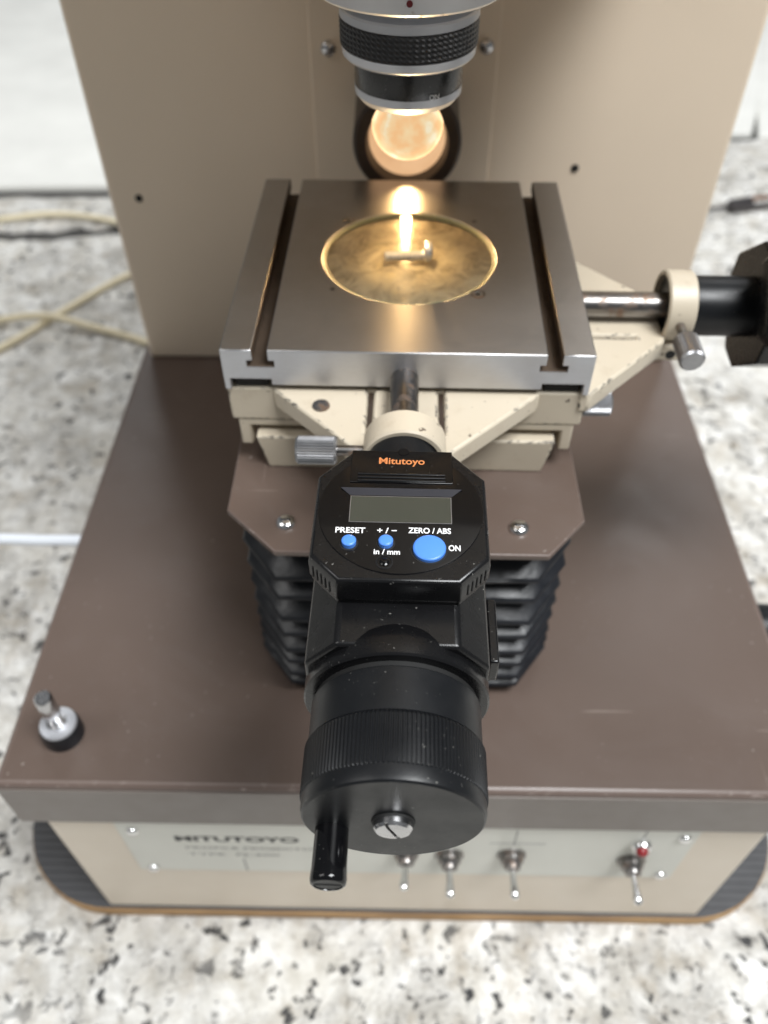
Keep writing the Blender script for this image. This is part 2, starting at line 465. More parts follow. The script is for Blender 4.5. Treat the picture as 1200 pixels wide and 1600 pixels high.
# board with rounded corners, ribbed rubber top
def rrect(x0, x1, y0, y1, r, n=14):
    out = []
    for cx, cy, a in ((x1 - r, y0 + r, -90), (x1 - r, y1 - r, 0), (x0 + r, y1 - r, 90), (x0 + r, y0 + r, 180)):
        for i in range(n + 1):
            t = R(a + 90 * i / n); out.append((cx + r * math.cos(t), cy + r * math.sin(t)))
    return out
board = MB().prism(rrect(-0.2715, 0.2665, 0.0025, 0.50, 0.07), 0.0005, 0.0125).build('base_board', 'board_wood', proj, 30, 0.0012, loc=PL())
mt = MB().prism(rrect(-0.2705, 0.2655, 0.0035, 0.499, 0.069), 0.0125, 0.0140)
for i in range(80):   # ribs of the rubber sheet, either side of the cabinet
    y = 0.075 + i * 0.0052 if False else 0.010 + i * 0.0055
    dx = 0.0
    if y < 0.0725:
        dx = 0.069 - math.sqrt(max(0, 0.069 ** 2 - (0.0725 - y) ** 2))
    mt.box(-0.2690 + dx, -0.2015, y, y + 0.0026, 0.0138, 0.0150)
    mt.box(0.2015, 0.2640 - dx, y, y + 0.0026, 0.0138, 0.0150)
mt.build('rubber_sheet', 'mat_rubber', board, 0)

cab = MB().box(-0.1997, 0.1997, 0.005, 0.470, 0.0142, 0.1715).build('base_cabinet', 'cream_paint', proj, 30, 0.0015, loc=PL())
MB().box(-0.1615, 0.1625, 0.0035, 0.0049, 0.0895, 0.168).build('control_plate', 'name_plate', cab, 30, 0.0005)
def screw_head(parent, c, r, h, axis, mat='bright_steel', slot=True):
    mb = MB(); s = -1 if axis in ('-y', '-x') else 1
    ax = axis[-1]
    mb.lathe([(0, r), (s * h * 0.45, r), (s * h * 0.8, r * 0.8), (s * h, r * 0.35)], ax, c, 20)
    return mb.build('screw', mat, parent, 40)
for x, z in ((-0.1525, 0.1515), (-0.1525, 0.0940), (0.1550, 0.1530), (0.1550, 0.0955)):
    screw_head(cab, (x, 0.0035, z), 0.0036, 0.0026, '-y')
def toggle(x, z, tilt):
    mb = MB(); mb.lathe([(0.0035, 0.0085), (0.0020, 0.0085), (0.0016, 0.0070), (-0.0010, 0.0068), (-0.0030, 0.0050), (-0.0050, 0.0046)], 'y', (x, 0, z), 6 if False else 24)
    a = mb.build('toggle_switch', 'old_steel', cab, 35)
    L = 0.018
    MB().lathe([(-0.004, 0.0016), (-0.012, 0.0019), (-0.016, 0.0026), (-0.0185, 0.0026), (-0.0198, 0.0016)], 'y', (0, 0, 0), 16).build('switch_lever', 'bright_steel', cab, 45, loc=(x, -0.001, z)).rotation_euler = (R(tilt), 0, R(tilt * 0.3))
for x, z, t in ((0.0010, 0.1285, -14), (0.0262, 0.1225, -2), (0.0622, 0.1240, 3), (0.1325, 0.1185, 9)):
    toggle(x, z, t)
MB().lathe([(0.0035, 0.0060), (0.001, 0.0060), (-0.0006, 0.0052)], 'y', (0.1330, 0, 0.1440), 24).build('lamp_ring', 'bright_steel', cab, 40)
MB().lathe([(-0.0004, 0.0034), (-0.0018, 0.0033), (-0.0030, 0.0022), (-0.0034, 0.0008)], 'y', (0.1330, 0, 0.1425), 20).build('indicator_lamp', 'red_lens', cab, 40)
RX = (R(90), 0, 0)
text('lettering', 'MITUTOYO', 'black_ink', cab, (-0.0955, 0.00338, 0.1405), 0.071, 0.0076, RX, 0.035)
text('lettering', 'PROFILE PROJECTOR', 'grey_ink', cab, (-0.0870, 0.00338, 0.1265), 0.080, 0.0044, RX, 0.01)
text('lettering', 'TYPE  PJ-300', 'grey_ink', cab, (-0.1005, 0.00338, 0.1165), 0.054, 0.0044, RX, 0.01)
for x0, x1, z0, z1 in ((-0.0958, -0.0950, 0.0905, 0.1100), (0.0617, 0.0624, 0.1385, 0.1600), (0.1322, 0.1329, 0.150, 0.165), (0.048, 0.080, 0.1405, 0.1413)):
    MB().box(x0, x1, 0.00338, 0.00355, z0, z1).build('printed_line', 'grey_ink', cab, 0)
# knob on the cabinet's right side
MB().lathe([(0.1997, 0.012), (0.2100, 0.012), (0.2110, 0.0165), (0.2330, 0.0160), (0.2350, 0.0135)], 'x', (0, 0.1275, 0.176), 36).build('focus_knob', 'black_satin', cab, 40)

deck = MB().box(-0.2078, 0.2078, 0.0, 0.470, 0.1718, 0.216)
deck = deck.build('deck', ['brown_paint', 'worn_highlight_edge'], proj, 30, 0.0030, 3, bmat=1, loc=PL())
# the front lip is a dull lighter strip
MB().box(-0.2070, 0.2070, -0.0009, 0.0002, 0.1725, 0.2120).build('deck_lip', 'deck_edge_paint', deck, 30, 0.0004)
pb = MB().lathe([(0.216, 0.0106), (0.2235, 0.0103), (0.2262, 0.0096)], 'z', (-0.1793, 0.0285, 0), 36).build('post_base', 'black_rubber', deck, 40)
MB().lathe([(0.2260, 0.0094), (0.2274, 0.0094), (0.2280, 0.0089), (0.2278, 0.0060)], 'z', (-0.1793, 0.0285, 0), 36).build('washer', 'satin_alloy', deck, 40)
MB().lathe([(0.2270, 0.0052), (0.2300, 0.0052), (0.2302, 0.0034), (0.2360, 0.0034), (0.2382, 0.0045), (0.2525, 0.0045), (0.2536, 0.0036)], 'z', (-0.1793, 0.0285, 0), 28).build('post', 'steel', deck, 40)

# ------------------------------------------------------------------ column panel, head
col = MB().box(-0.2005, 0.2005, 0.349, 0.52, 0.2162, 0.720).build('column', 'panel_paint', proj, 30, 0.0030, 3, loc=PL())
MB().box(-0.0600, 0.0500, 0.3472, 0.3489, 0.300, 0.546).build('access_cover', 'panel_paint', col, 30, 0.0006)
for x, z in ((-0.0490, 0.4405), (0.0427, 0.4417)):
    screw_head(col, (x, 0.3472, z), 0.0042, 0.0032, '-y', 'steel')
for x, z in ((-0.1805, 0.3473), (0.1058, 0.3691)):
    mb = MB(); mb.lathe([(0.3490, 0.0026), (0.3484, 0.0024)], 'y', (x, 0, z), 18)
    mb.build('screw_hole', 'slot_dark', col, 0)
head = MB().prism([(-0.100, 0.085), (0.095, 0.085), (0.135, 0.140), (0.135, 0.348), (-0.140, 0.348), (-0.140, 0.140)], 0.547, 0.80).build('head_housing', 'panel_paint', proj, 30, 0.008, 3, loc=PL())

# ------------------------------------------------------------------ objective
LX, LY = -0.0038, 0.172
obj = MB().lathe([(0.5465, 0.040), (0.543, 0.040), (0.541, 0.0354), (0.5205, 0.0354), (0.5196, 0.0345), (0.5196, 0.0250)], 'z', (0, 0, 0), 72).build('objective_lens', 'worn_alloy', proj, 35, loc=PL((LX, LY, 0)))
MB().lathe([(0.5200, 0.0222), (0.5152, 0.0222), (0.5145, 0.0256), (0.5138, 0.0262), (0.5114, 0.0264), (0.5110, 0.0258)], 'z', (0, 0, 0), 64, True, False).build('upper_ring', 'satin_alloy', obj, 35)
NS = 144
zz = [0.5113, 0.5109] + [0.5104 - 0.00088 * i for i in range(10)] + [0.5019, 0.5014]
def grip_r(j, i, r):
    if j in (0, len(zz) - 1): return 0.0254
    return r + (0.00022 if ((i % 2) == 0 and (j % 2) == 0) else -0.0002)
MB().lathe([(z, 0.0263) for z in zz], 'z', (0, 0, 0), NS, rfun=grip_r).build('grip_ring', 'black_rubber', obj, 0)
MB().lathe([(0.5016, 0.0254), (0.5013, 0.0259), (0.4984, 0.0257), (0.4974, 0.0247), (0.4973, 0.0200)], 'z', (0, 0, 0), 64, True, True).build('lower_ring', 'satin_alloy', obj, 35)
MB().lathe([(0.4978, 0.0212), (0.4871, 0.0212), (0.4868, 0.0210)], 'z', (0, 0, 0), 64).build('barrel', 'black_plastic', obj, 35)
MB().lathe([(0.4870, 0.0213), (0.4840, 0.0212), (0.4814, 0.0190), (0.4810, 0.0150)], 'z', (0, 0, 0), 64).build('barrel_rim', 'satin_alloy', obj, 35)
MB().lathe([(0.0, 0.0011), (-0.0004, 0.0011)], 'y', (-0.0003, -0.0352, 0.5240), 16).build('index_dot', 'red_dot', obj, 0)
text('lettering', 'NO', 'white_ink', obj, (0.0098, -0.0191, 0.4880), 0.0042, 0.0019, (R(90), R(180), R(27)))

cap = [(0.4812, 0.0100), (0.4760, 0.0122), (0.4728, 0.0139), (0.4712, 0.0146), (0.4704, 0.0147)]
for k in range(1, 12):
    a = k / 12 * PI / 2
    cap.append((0.4704 - 0.0138 * math.sin(a), 0.0147 * math.cos(a) ** 0.94))
MB().lathe(cap, 'z', (0, 0, 0), 64, True, True).build('front_lens', 'lens_glow', obj, 60)
MB().lathe([(0.4568, 0.0012), (0.4563, 0.0013), (0.4558, 0.0006)], 'z', (0, 0, 0), 16).build('lens_hot_spot', 'hot_spot_glow', obj, 60)  # glowing bead added as the bright spot on the lens tip

# ------------------------------------------------------------------ illuminator behind the stage
IX, IZ = -0.0030, 0.4235
ill = MB().lathe([(0.3490, 0.0292), (0.2600, 0.0285), (0.2585, 0.0270), (0.2585, 0.0216), (0.2640, 0.0205), (0.2700, 0.0205)], 'y', (IX, 0, IZ), 64).build('illuminator', 'tube_dark', proj, 35, loc=PL())
MB().lathe([(0.2690, 0.0204), (0.2668, 0.0203), (0.2655, 0.0150), (0.2650, 0.0060)], 'y', (IX, 0, IZ), 48).build('lamp_glass', 'lamp_disc', ill, 40)
def spot(name, loc, target, power, size, blend, rad, c):
    l = bpy.data.lights.new(name, 'SPOT'); l.energy = power; l.spot_size = R(size); l.spot_blend = blend
    l.shadow_soft_size = rad; l.color = c
    o = bpy.data.objects.new(name, l); COL.objects.link(o); o.location = loc
    o.rotation_euler = (Vector(target) - Vector(loc)).to_track_quat('-Z', 'Y').to_euler()
    return o
for lz, lp in ((0.4238, 0.15), (0.4275, 0.14), (0.4308, 0.12)):   # the lamp's tall filament
    spot('illuminator_lamp', (IX, 0.2495, lz), (0.0, 0.165, 0.412), lp, 95, 0.7, 0.0026, (1.0, 0.62, 0.26))
spot('condenser_lamp', (-0.002, 0.1725, 0.4092), (-0.0035, 0.172, 0.60), 0.90, 46, 0.3, 0.003, (1.0, 0.70, 0.36))
spot('objective_lamp', (-0.0038, 0.172, 0.4555), (-0.001, 0.169, 0.40), 0.22, 70, 0.8, 0.006, (1.0, 0.70, 0.36))
spot('condenser_lamp', (-0.002, 0.1725, 0.3760), (-0.002, 0.1725, 0.60), 1.1, 150, 0.6, 0.006, (1.0, 0.80, 0.52))

# ------------------------------------------------------------------ stage (own frame, slightly turned)
SX, SY, SR = -0.002, 0.1725, R(-0.9)
def SL(): return PL((SX, SY, 0))
def W2(x, y, z):  # stage frame -> world
    return (SX + x * math.cos(SR) - y * math.sin(SR), SY + x * math.sin(SR) + y * math.cos(SR), z)
hw, zt = 0.0765, 0.410
prof = []
def slot(cx, s):  # T-slot outline met when walking the top from right to left
    return [(cx + 0.0031, zt), (cx + 0.0031, 0.4046), (cx + 0.0056, 0.4046), (cx + 0.0056, 0.4018), (cx - 0.0056, 0.4018), (cx - 0.0056, 0.4046), (cx - 0.0031, 0.4046), (cx - 0.0031, zt)]
prof = [(hw, 0.3895), (hw, zt)] + slot(0.0602, 1) + slot(-0.0602, -1) + [(-hw, zt), (-hw, 0.3895), (-hw + 0.0028, 0.3895), (-hw + 0.0028, 0.3952), (-0.0565, 0.3952), (-0.0565, 0.3922), (0.0565, 0.3922), (0.0565, 0.3952), (hw - 0.0028, 0.3952), (hw - 0.0028, 0.3895)]
stage = MB().prism(prof, -0.0745, 0.0745, 'y').build('stage_plate', ['stage_steel', 'stage_front', 'slot_brown'], proj, 30, loc=SL(), rotz=SR)
cut(stage, MB().lathe([(0.380, 0.0400), (0.4088, 0.0400), (0.420, 0.0400)], 'z', (0, 0, 0), 96))
for p in stage.data.polygons:
    if abs(p.normal.y) > 0.9 or abs(p.normal.x) > 0.9: p.material_index = 1
    c = p.center
    if abs(abs(c.x) - 0.0602) < 0.0060 and 0.400 < c.z < 0.4099 and abs(p.normal.y) < 0.5: p.material_index = 2
b = stage.modifiers.new('bevel', 'BEVEL'); b.width = 0.0005; b.segments = 2; b.limit_method = 'ANGLE'; b.angle_limit = R(40)
# glass let into the plate: chamfered pale edge, glass, frosted condenser below
MB().lathe([(0.4040, 0.0398), (0.4098, 0.0398), (0.4099, 0.0395), (0.4090, 0.0384), (0.4040, 0.0384)], 'z', (0, 0, 0), 96, False, False).build('glass_edge', 'glass_edge', stage, 40)
MB().lathe([(0.4085, 0.0382), (0.4094, 0.0382)], 'z', (0, 0, 0), 96).build('stage_glass', 'stage_glass', stage, 30)
MB().lathe([(0.4081, 0.0383), (0.40815, 0.030), (0.4082, 0.018), (0.40825, 0.006)], 'z', (0, 0, 0), 96, False).build('condenser', 'condenser_frost', stage, 60)
for x, y, r in ((0.0305, -0.0312, 0.0035), (-0.0300, 0.0315, 0.0033), (-0.0335, -0.0290, 0.0014), (0.0315, 0.0320, 0.0014)):
    mb = MB(); mb.lathe([(0.4098, r), (0.41012, r), (0.41010, r * 0.62), (0.4088 if False else 0.40995, r * 0.58)], 'z', (x, y, 0), 24)
    mb.build('clamp_screw', 'old_steel', stage, 40)
    MB().lathe([(0.4100, r * 0.36), (0.41022, r * 0.36)], 'z', (x, y, 0), 12).build('screw_socket', 'slot_dark', stage, 0)
for s in (-1, 1):   # slide rails seen in the corner recesses
    MB().box(s * 0.0655 - 0.0072, s * 0.0655 + 0.0072, -0.0715, 0.0720, 0.3893, 0.3950).build('slide_rail', 'dark_void', stage, 30, 0.0006)

slide = MB().box(-0.0765, 0.0765, -0.0725, 0.0735, 0.3712, 0.3890).build('cross_slide', ['chipped_cream', 'worn_cream_edge'], proj, 30, 0.0010, 2, bmat=1, loc=SL(), rotz=SR)
lb = MB().box(-0.0740, 0.0740, -0.0720, 0.0735, 0.3560, 0.3710)
low = lb.build('saddle', 'chipped_cream', slide, 30, 0.0008)
cut(low, MB().box(-0.0688, 0.0688, -0.080, -0.040, 0.350, 0.3672))
low.modifiers.clear()
bb = low.modifiers.new('bevel', 'BEVEL'); bb.width = 0.0008; bb.segments = 2; bb.limit_method = 'ANGLE'; bb.angle_limit = R(40)
MB().prism([(-0.0665, 0.3640), (-0.0625, 0.3455), (0.0625, 0.3455), (0.0665, 0.3640)], -0.0760, -0.0560, 'y').build('lower_slide', ['chipped_cream', 'worn_cream_edge'], slide, 30, 0.0009, 2, bmat=1)
MB().box(-0.062, 0.062, -0.055, 0.062, 0.3455, 0.3558).build('slide_bed', 'dark_void', slide, 0)
def knurled(name, mat, parent, x0, x1, y, z, r, teeth=44, axis='x'):
    m = MB()
    def rf(j, i, rr): return rr if j in (0, 5) else rr + (0.00022 if i % 2 else -0.00022)
    d = (x1 - x0)
    c = (0, y, z) if axis == 'x' else (y, 0, z)
    m.lathe([(x0, r * 0.86), (x0 + d * 0.06, r), (x0 + d * 0.10, r), (x0 + d * 0.90, r), (x0 + d * 0.94, r), (x1, r * 0.86)], axis, c, teeth * 2, rfun=rf)
    return m.build(name, mat, parent, 20)
knurled('lock_knob', 'knob_steel', slide, 0.0775, 0.0905, -0.0625, 0.3755, 0.0053)
MB().lathe([(0.0760, 0.0025), (0.0780, 0.0025)], 'x', (0, -0.0625, 0.3755), 16).build('knob_shaft', 'steel', slide, 30)

# ------------------------------------------------------------------ micrometer brackets
def make_bracket():
    pl = [(-0.0565, -0.0690), (-0.0565, -0.0735), (-0.0165, -0.1125), (0.0165, -0.1125), (0.0565, -0.0735), (0.0565, -0.0690)]
    o = MB().prism(pl, 0.3795, 0.3893).build('micrometer_bracket', ['chipped_cream', 'worn_cream_edge'], proj, 30, 0.0016, 2, bmat=1)
    c = MB()
    for s in (-1, 1): c.box(s * 0.0148 - 0.0014, s * 0.0148 + 0.0014, -0.1000, -0.0600, 0.3870, 0.40)
    o.modifiers.clear()
    cut(o, c)
    b = o.modifiers.new('bevel', 'BEVEL'); b.width = 0.0016; b.segments = 2; b.limit_method = 'ANGLE'; b.angle_limit = R(40); b.material = 1
    for s in (-1, 1):
        MB().box(s * 0.0148 - 0.00135, s * 0.0148 + 0.00135, -0.0998, -0.0702, 0.3866, 0.3874).build('groove_floor', 'tube_dark', o, 0)
    ring = MB().lathe([(-0.1115, 0.0136), (-0.1115, 0.0151), (-0.1123, 0.0158), (-0.1232, 0.0158), (-0.1240, 0.0151), (-0.1240, 0.0136), (-0.1115, 0.0136)], 'y', (0, 0, 0.3965), 64, False, False)
    ring.build('clamp_ring', ['chipped_cream'], o, 35)
    MB().box(-0.0130, 0.0130, -0.1235, -0.1080, 0.3745, 0.3835).build('ring_lug', 'chipped_cream', o, 30, 0.0015)
    MB().lathe([(-0.0126, 0.0023), (-0.0133, 0.0023)], 'x', (0, -0.1180, 0.3785), 18).build('lug_hole', 'slot_dark', o, 0)
    MB().lathe([(0.3890, 0.0038), (0.3900, 0.0036), (0.3900, 0.0012)], 'z', (-0.0352, -0.0840, 0), 24).build('bracket_screw', 'old_steel', o, 40)
    knurled('thumb_screw', 'knob_steel', o, -0.0415, -0.0258, -0.1175, 0.3960, 0.0053, 32)
    MB().lathe([(-0.0260, 0.0021), (-0.0150, 0.0021)], 'x', (0, -0.1175, 0.3960), 14).build('screw_thread', 'old_steel', o, 30)
    return o
br = make_bracket()
br.location = SL(); br.rotation_euler = (0, 0, SR)
br2 = copy_tree(br, proj)
AXR = 0.1555
for ch in list(br2.children):
    if ch.name.startswith('bracket_screw'): bpy.data.objects.remove(ch)
br2.location = PL((SX + 0.004, AXR, 0)); br2.rotation_euler = (0, 0, R(90) + SR)

# ------------------------------------------------------------------ bellows
plate_z = 0.3455
pp = [(-0.0812, 0.110), (-0.0812, 0.0700), (-0.0580, 0.0467), (0.0576, 0.0458), (0.0752, 0.0660), (0.0752, 0.2450), (-0.0812, 0.2450)]
bpl = MB().prism(pp, plate_z - 0.0032, plate_z).build('bellows_plate', ['brown_paint', 'worn_highlight_edge'], proj, 30, 0.0006, 2, bmat=1, loc=PL())
for x, y in ((-0.0545, 0.0625), (0.0462, 0.0608)):
    MB().lathe([(plate_z, 0.0044), (plate_z + 0.0012, 0.0043), (plate_z + 0.0024, 0.0032), (plate_z + 0.0028, 0.0014)], 'z', (x, y, 0), 28).build('screw', 'bright_steel', bpl, 40)
    MB().box(x - 0.0022, x + 0.0022, y - 0.0004, y + 0.0004, plate_z + 0.0020, plate_z + 0.0030).build('screw_slot', 'slot_dark', bpl, 0)
def octo(ins, z, cx=-0.0018):
    a, b, f, f2, k = 0.0598, 0.0776, 0.0550, 0.0790, 0.255
    i = ins
    return [(cx - a + i * 0.4, f + i, z), (cx + a - i * 0.4, f + i, z), (cx + b - i, f2 + i * 0.4, z), (cx + b - i, k - 0.02, z), (cx + a, k - i, z), (cx - a, k - i, z), (cx - b + i, k - 0.02, z), (cx - b + i, f2 + i * 0.4, z)]
ridge = [0.3330, 0.3150, 0.2992, 0.2830, 0.2695, 0.2560, 0.2445, 0.2340, 0.2250]
rows = [octo(0.006, 0.3425)]
for i, z in enumerate(ridge):
    nz = ridge[i + 1] if i + 1 < len(ridge) else 0.2163
    rows += [octo(0.0016, z + 0.0017), octo(0.0, z + 0.0005), octo(0.0001, z - 0.0005), octo(0.0016, z - 0.0012)]
    rows.append(octo(0.0100, nz + (z - nz) * 0.44) if i + 1 < len(ridge) else octo(0.004, nz))
def crease(row, k):
    out = []
    for i in range(len(row)):
        a, b = Vector(row[i]), Vector(row[(i + 1) % len(row)])
        n = 7 if (a - b).length > 0.05 else 3
        for j in range(n):
            p = a.lerp(b, j / n)
            w = 0.0006 * math.sin(p.x * 70 + k * 1.7) + 0.0005 * math.sin(p.y * 110 + k * 2.9) + random.uniform(-0.0002, 0.0002)
            fade = 0.0 if k == 0 else 1.0
            out.append((p.x + random.uniform(-0.0002, 0.0002), p.y + random.uniform(-0.0002, 0.0002), max(0.2162, p.z + w * fade)))
    return out
rows = [crease(r, (i + 4) // 5) for i, r in enumerate(rows)]
MB().rings(rows).build('bellows', 'black_rubber', proj, 60, loc=PL())

# ------------------------------------------------------------------ digital micrometer head
AZ = 0.3965
OY, OZ = -0.190, -0.0270     # base point of the thing in micrometer coordinates
def make_micrometer():
    t = empty('digital_micrometer', '', 'micrometer')
    L = (0, -OY, -OZ)
    def part(mb, name, mat, **k): return mb.build(name, mat, t, loc=L, **k)
    part(MB().lathe([(-0.0700, 0.0050), (-0.0705, 0.0059), (-0.1270, 0.0059)], 'y', (0, 0, 0), 36), 'spindle', 'old_steel', smooth=35)
    part(MB().lathe([(-0.1130, 0.0070), (-0.1135, 0.0135), (-0.1620, 0.0135)], 'y', (0, 0, 0), 56), 'sleeve', 'black_satin', smooth=35)
    # body: chamfered prism along the axis
    bw, ft, bt = 0.0266, 0.0170, 0.0247
    prof = [(-bw, -0.0150), (-bw, 0.0140), (-ft, bt), (ft, bt), (bw, 0.0140), (bw, -0.0150), (ft, -bt), (-ft, -bt)]
    body = part(MB().prism(prof, -0.1600, -0.2215, 'y'), 'body', 'black_plastic', smooth=30, bevel=0.0011, bseg=3)
    MB().lathe([(-0.2120, 0.0235), (-0.2165, 0.0260), (-0.2200, 0.0272), (-0.2250, 0.0272), (-0.2256, 0.0266), (-0.2256, 0.0250)], 'y', (0, 0, 0), 96).build('collar', 'black_plastic', body, 35)
    MB().lathe([(-0.2240, 0.0238), (-0.2290, 0.0238)], 'y', (0, 0, 0), 64).build('inner_sleeve', 'slot_dark', body, 35)
    MB().box(0.0272, 0.0302, -0.2150, -0.1920, -0.0030, 0.0075).build('port_cover', 'black_plastic', body, 30, 0.0006)
    # display housing
    oc = [(-0.0155, -0.1552), (-0.0256, -0.1668), (-0.0256, -0.1985), (-0.0172, -0.2072), (0.0172, -0.2072), (0.0256, -0.1985), (0.0256, -0.1668), (0.0155, -0.1552)]
    def sc(k, dz): return [(x * k, -0.1812 + (y + 0.1812) * k, dz) for x, y in oc]
    mb = MB(); mb.rings([sc(1.0, 0.0243), sc(1.0, 0.0263), sc(1.02, 0.0268), sc(1.02, 0.0325), sc(1.0, 0.0345), sc(0.975, 0.0352)])
    hs = part(mb, 'display_housing', 'black_plastic', smooth=25, bevel=0.0006, bseg=3)
    ZT = 0.0352
    MB().lathe([(ZT - 0.0006, 0.0245), (ZT + 0.00022, 0.0245), (ZT + 0.00034, 0.0240)], 'z', (0, -0.1805, 0), 96).build('bezel', 'black_gloss', hs, 30)
    zf = ZT + 0.00036
    # battery cover with grip ridges
    MB().prism([(-0.0158, -0.1556), (-0.0158, -0.1697), (0.0158, -0.1697), (0.0158, -0.1556)], ZT - 0.0002, ZT + 0.00065).build('battery_cover', 'black_gloss', hs, 30, 0.00018)
    for k in range(3):
        MB().box(-0.0135, 0.0135, -0.1665 - 0.0014 * k, -0.1659 - 0.0014 * k, ZT + 0.0006, ZT + 0.00095).build('grip_ridge', 'black_satin', hs, 30, 0.00012)
    MB().lathe([(ZT + 0.0006, 0.0017), (ZT + 0.0009, 0.0016)], 'z', (0.0005, -0.1562, 0), 20).build('cover_catch', 'black_gloss', hs, 30)
    # window: sloped upper surround and the display itself
    mb = MB()
    mb.quad((-0.0184, -0.1722, zf + 0.0004), (0.0184, -0.1722, zf + 0.0004), (0.0152, -0.1752, zf - 0.00005), (-0.0152, -0.1752, zf - 0.00005))
    mb.quad((-0.0184, -0.1722, zf - 0.0004), (-0.0184, -0.1722, zf + 0.0004), (-0.0152, -0.1752, zf - 0.00005), (-0.0152, -0.1752, zf - 0.0004))
    mb.quad((0.0184, -0.1722, zf - 0.0004), (0.0184, -0.1722, zf + 0.0004), (0.0152, -0.1752, zf - 0.00005), (0.0152, -0.1752, zf - 0.0004))
    mb.build('window_surround', 'lcd_frame', hs, 0)
    MB().box(-0.0152, 0.0152, -0.1860, -0.1754, zf - 0.0002, zf + 0.00012).build('window_rim', 'knob_steel', hs, 0)
    MB().box(-0.01495, 0.01495, -0.18575, -0.17565, zf, zf + 0.0002).build('display', 'lcd_glass', hs, 0)
    for x, y, r, h in ((-0.0146, -0.1942, 0.0021, 0.0022), (-0.0040, -0.1939, 0.0021, 0.0022), (0.0085, -0.1960, 0.0047, 0.0018)):
        MB().lathe([(ZT, r + 0.0006), (ZT + 0.0004, r + 0.0006), (ZT + 0.00042, r)], 'z', (x, y, 0), 36).build('button_gap', 'slot_dark', hs, 30)
        MB().lathe([(ZT, r), (ZT + h - 0.0004, r), (ZT + h - 0.0001, r - 0.00025), (ZT + h, r - 0.0006)], 'z', (x, y, 0), 40).build('button', 'blue_button', hs, 35)
    MB().lathe([(ZT, 0.0025), (ZT + 0.0005, 0.0025), (ZT + 0.00052, 0.0021), (ZT + 0.0001, 0.0019)], 'z', (-0.0042, -0.2008, 0), 32).build('reset_rim', 'black_satin', hs, 30)
    MB().lathe([(ZT, 0.0015), (ZT + 0.0006, 0.0014), (ZT + 0.0010, 0.0008)], 'z', (-0.0042, -0.2008, 0), 24).build('reset_button', 'black_gloss', hs, 40)
    zt_ = zf + 0.0001
    text('lettering', 'Mitutoyo', 'orange_ink', hs, (0.0, -0.1607, ZT + 0.00072), 0.0143, 0.0038, (0, 0, 0), 0.018)
    text('lettering', 'PRESET', 'white_ink', hs, (-0.0145, -0.1892, zt_), 0.0087, 0.0022, (0, 0, 0), 0.022)
    text('lettering', '+ / \u2212', 'white_ink', hs, (-0.0038, -0.1891, zt_), 0.0057, 0.0022, (0, 0, 0), 0.022)
    text('lettering', 'ZERO / ABS', 'white_ink', hs, (0.0086, -0.1888, zt_), 0.0124, 0.0022, (0, 0, 0), 0.022)
    text('lettering', 'in / mm', 'white_ink', hs, (-0.0036, -0.1971, zt_), 0.0075, 0.0020, (0, 0, 0), 0.022)
    text('lettering', 'ON', 'white_ink', hs, (0.0157, -0.1952, zt_), 0.0034, 0.0022, (0, 0, 0), 0.022)
    # vent slots on the two front corner faces
    a = Vector((0.0256 * 1.02, -0.1812 + (-0.1985 + 0.1812) * 1.02, 0)); b = Vector((0.0172 * 1.02, -0.1812 + (-0.2072 + 0.1812) * 1.02, 0))
    for s in (-1, 1):
        for k in range(5):
            q = a.lerp(b, 0.16 + 0.15 * k); ang = math.atan2((b - a).y, (b - a).x)
            m = MB().box(-0.00024, 0.00024, -0.00012, 0.00025, 0.0277, 0.0322)
            o = m.build('vent_slot', 'slot_dark', hs, 0)
            o.location = (s * q.x, q.y, 0); o.rotation_euler = (0, 0, s * ang)
    # thimble
    th = part(MB().lathe([(-0.2272, 0.0225), (-0.2272, 0.0240), (-0.2278, 0.0246), (-0.2405, 0.0246), (-0.2407, 0.0240)], 'y', (0, 0, 0), 128), 'thimble', 'black_satin', smooth=35)
    NT_ = 132
    def rk(j, i, r):
        if j in (0, 5, 6, 7, 8): return r
        return r + (0.00020 if i % 4 in (0, 1) else -0.00022)
    MB().lathe([(-0.2405, 0.0243), (-0.2412, 0.0249), (-0.2418, 0.0252), (-0.2548, 0.0252), (-0.2553, 0.0251), (-0.2556, 0.0249), (-0.2585, 0.0249), (-0.2597, 0.0246), (-0.2602, 0.0240)], 'y', (0, 0, 0), NT_ * 4, rfun=rk).build('knurled_grip', 'black_satin', th, 25)
    MB().lathe([(-0.2600, 0.0057), (-0.2604, 0.0059), (-0.2608, 0.0057)], 'y', (0, 0, 0), 36).build('screw_seat', 'slot_dark', th, 30)
    cs = MB().lathe([(-0.2600, 0.0052), (-0.2622, 0.0052), (-0.2630, 0.0046), (-0.2633, 0.0030)], 'y', (0, 0, 0), 40).build('centre_screw', 'steel', th, 35)
    cut(cs, MB().prism([(-0.00045, -0.007), (0.00045, -0.007), (0.00045, 0.007), (-0.00045, 0.007)], -0.270, -0.2624, 'y'))
    cs.rotation_euler = (0, R(-22), 0)
    MB().box(-0.0004, 0.0004, -0.26242, -0.2620, -0.0044, 0.0044).build('screw_slot', 'slot_dark', th, 0).rotation_euler = (0, R(-22), 0)
    cx, cz, r = -0.0166, -0.0066, 0.0047
    hd = MB().lathe([(-0.2598, 0.0046), (-0.2700, r), (-0.2735, r + 0.0002), (-0.2745, r), (-0.2749, r - 0.0005), (-0.2749, r - 0.0009), (-0.2745, r - 0.0010)], 'y', (cx, 0, cz), 48).build('crank_handle', 'black_gloss', th, 40)
    MB().lathe([(-0.2740, r - 0.0011), (-0.2747, r - 0.0011)], 'y', (cx, 0, cz), 36).build('handle_screw', 'black_satin', th, 40)
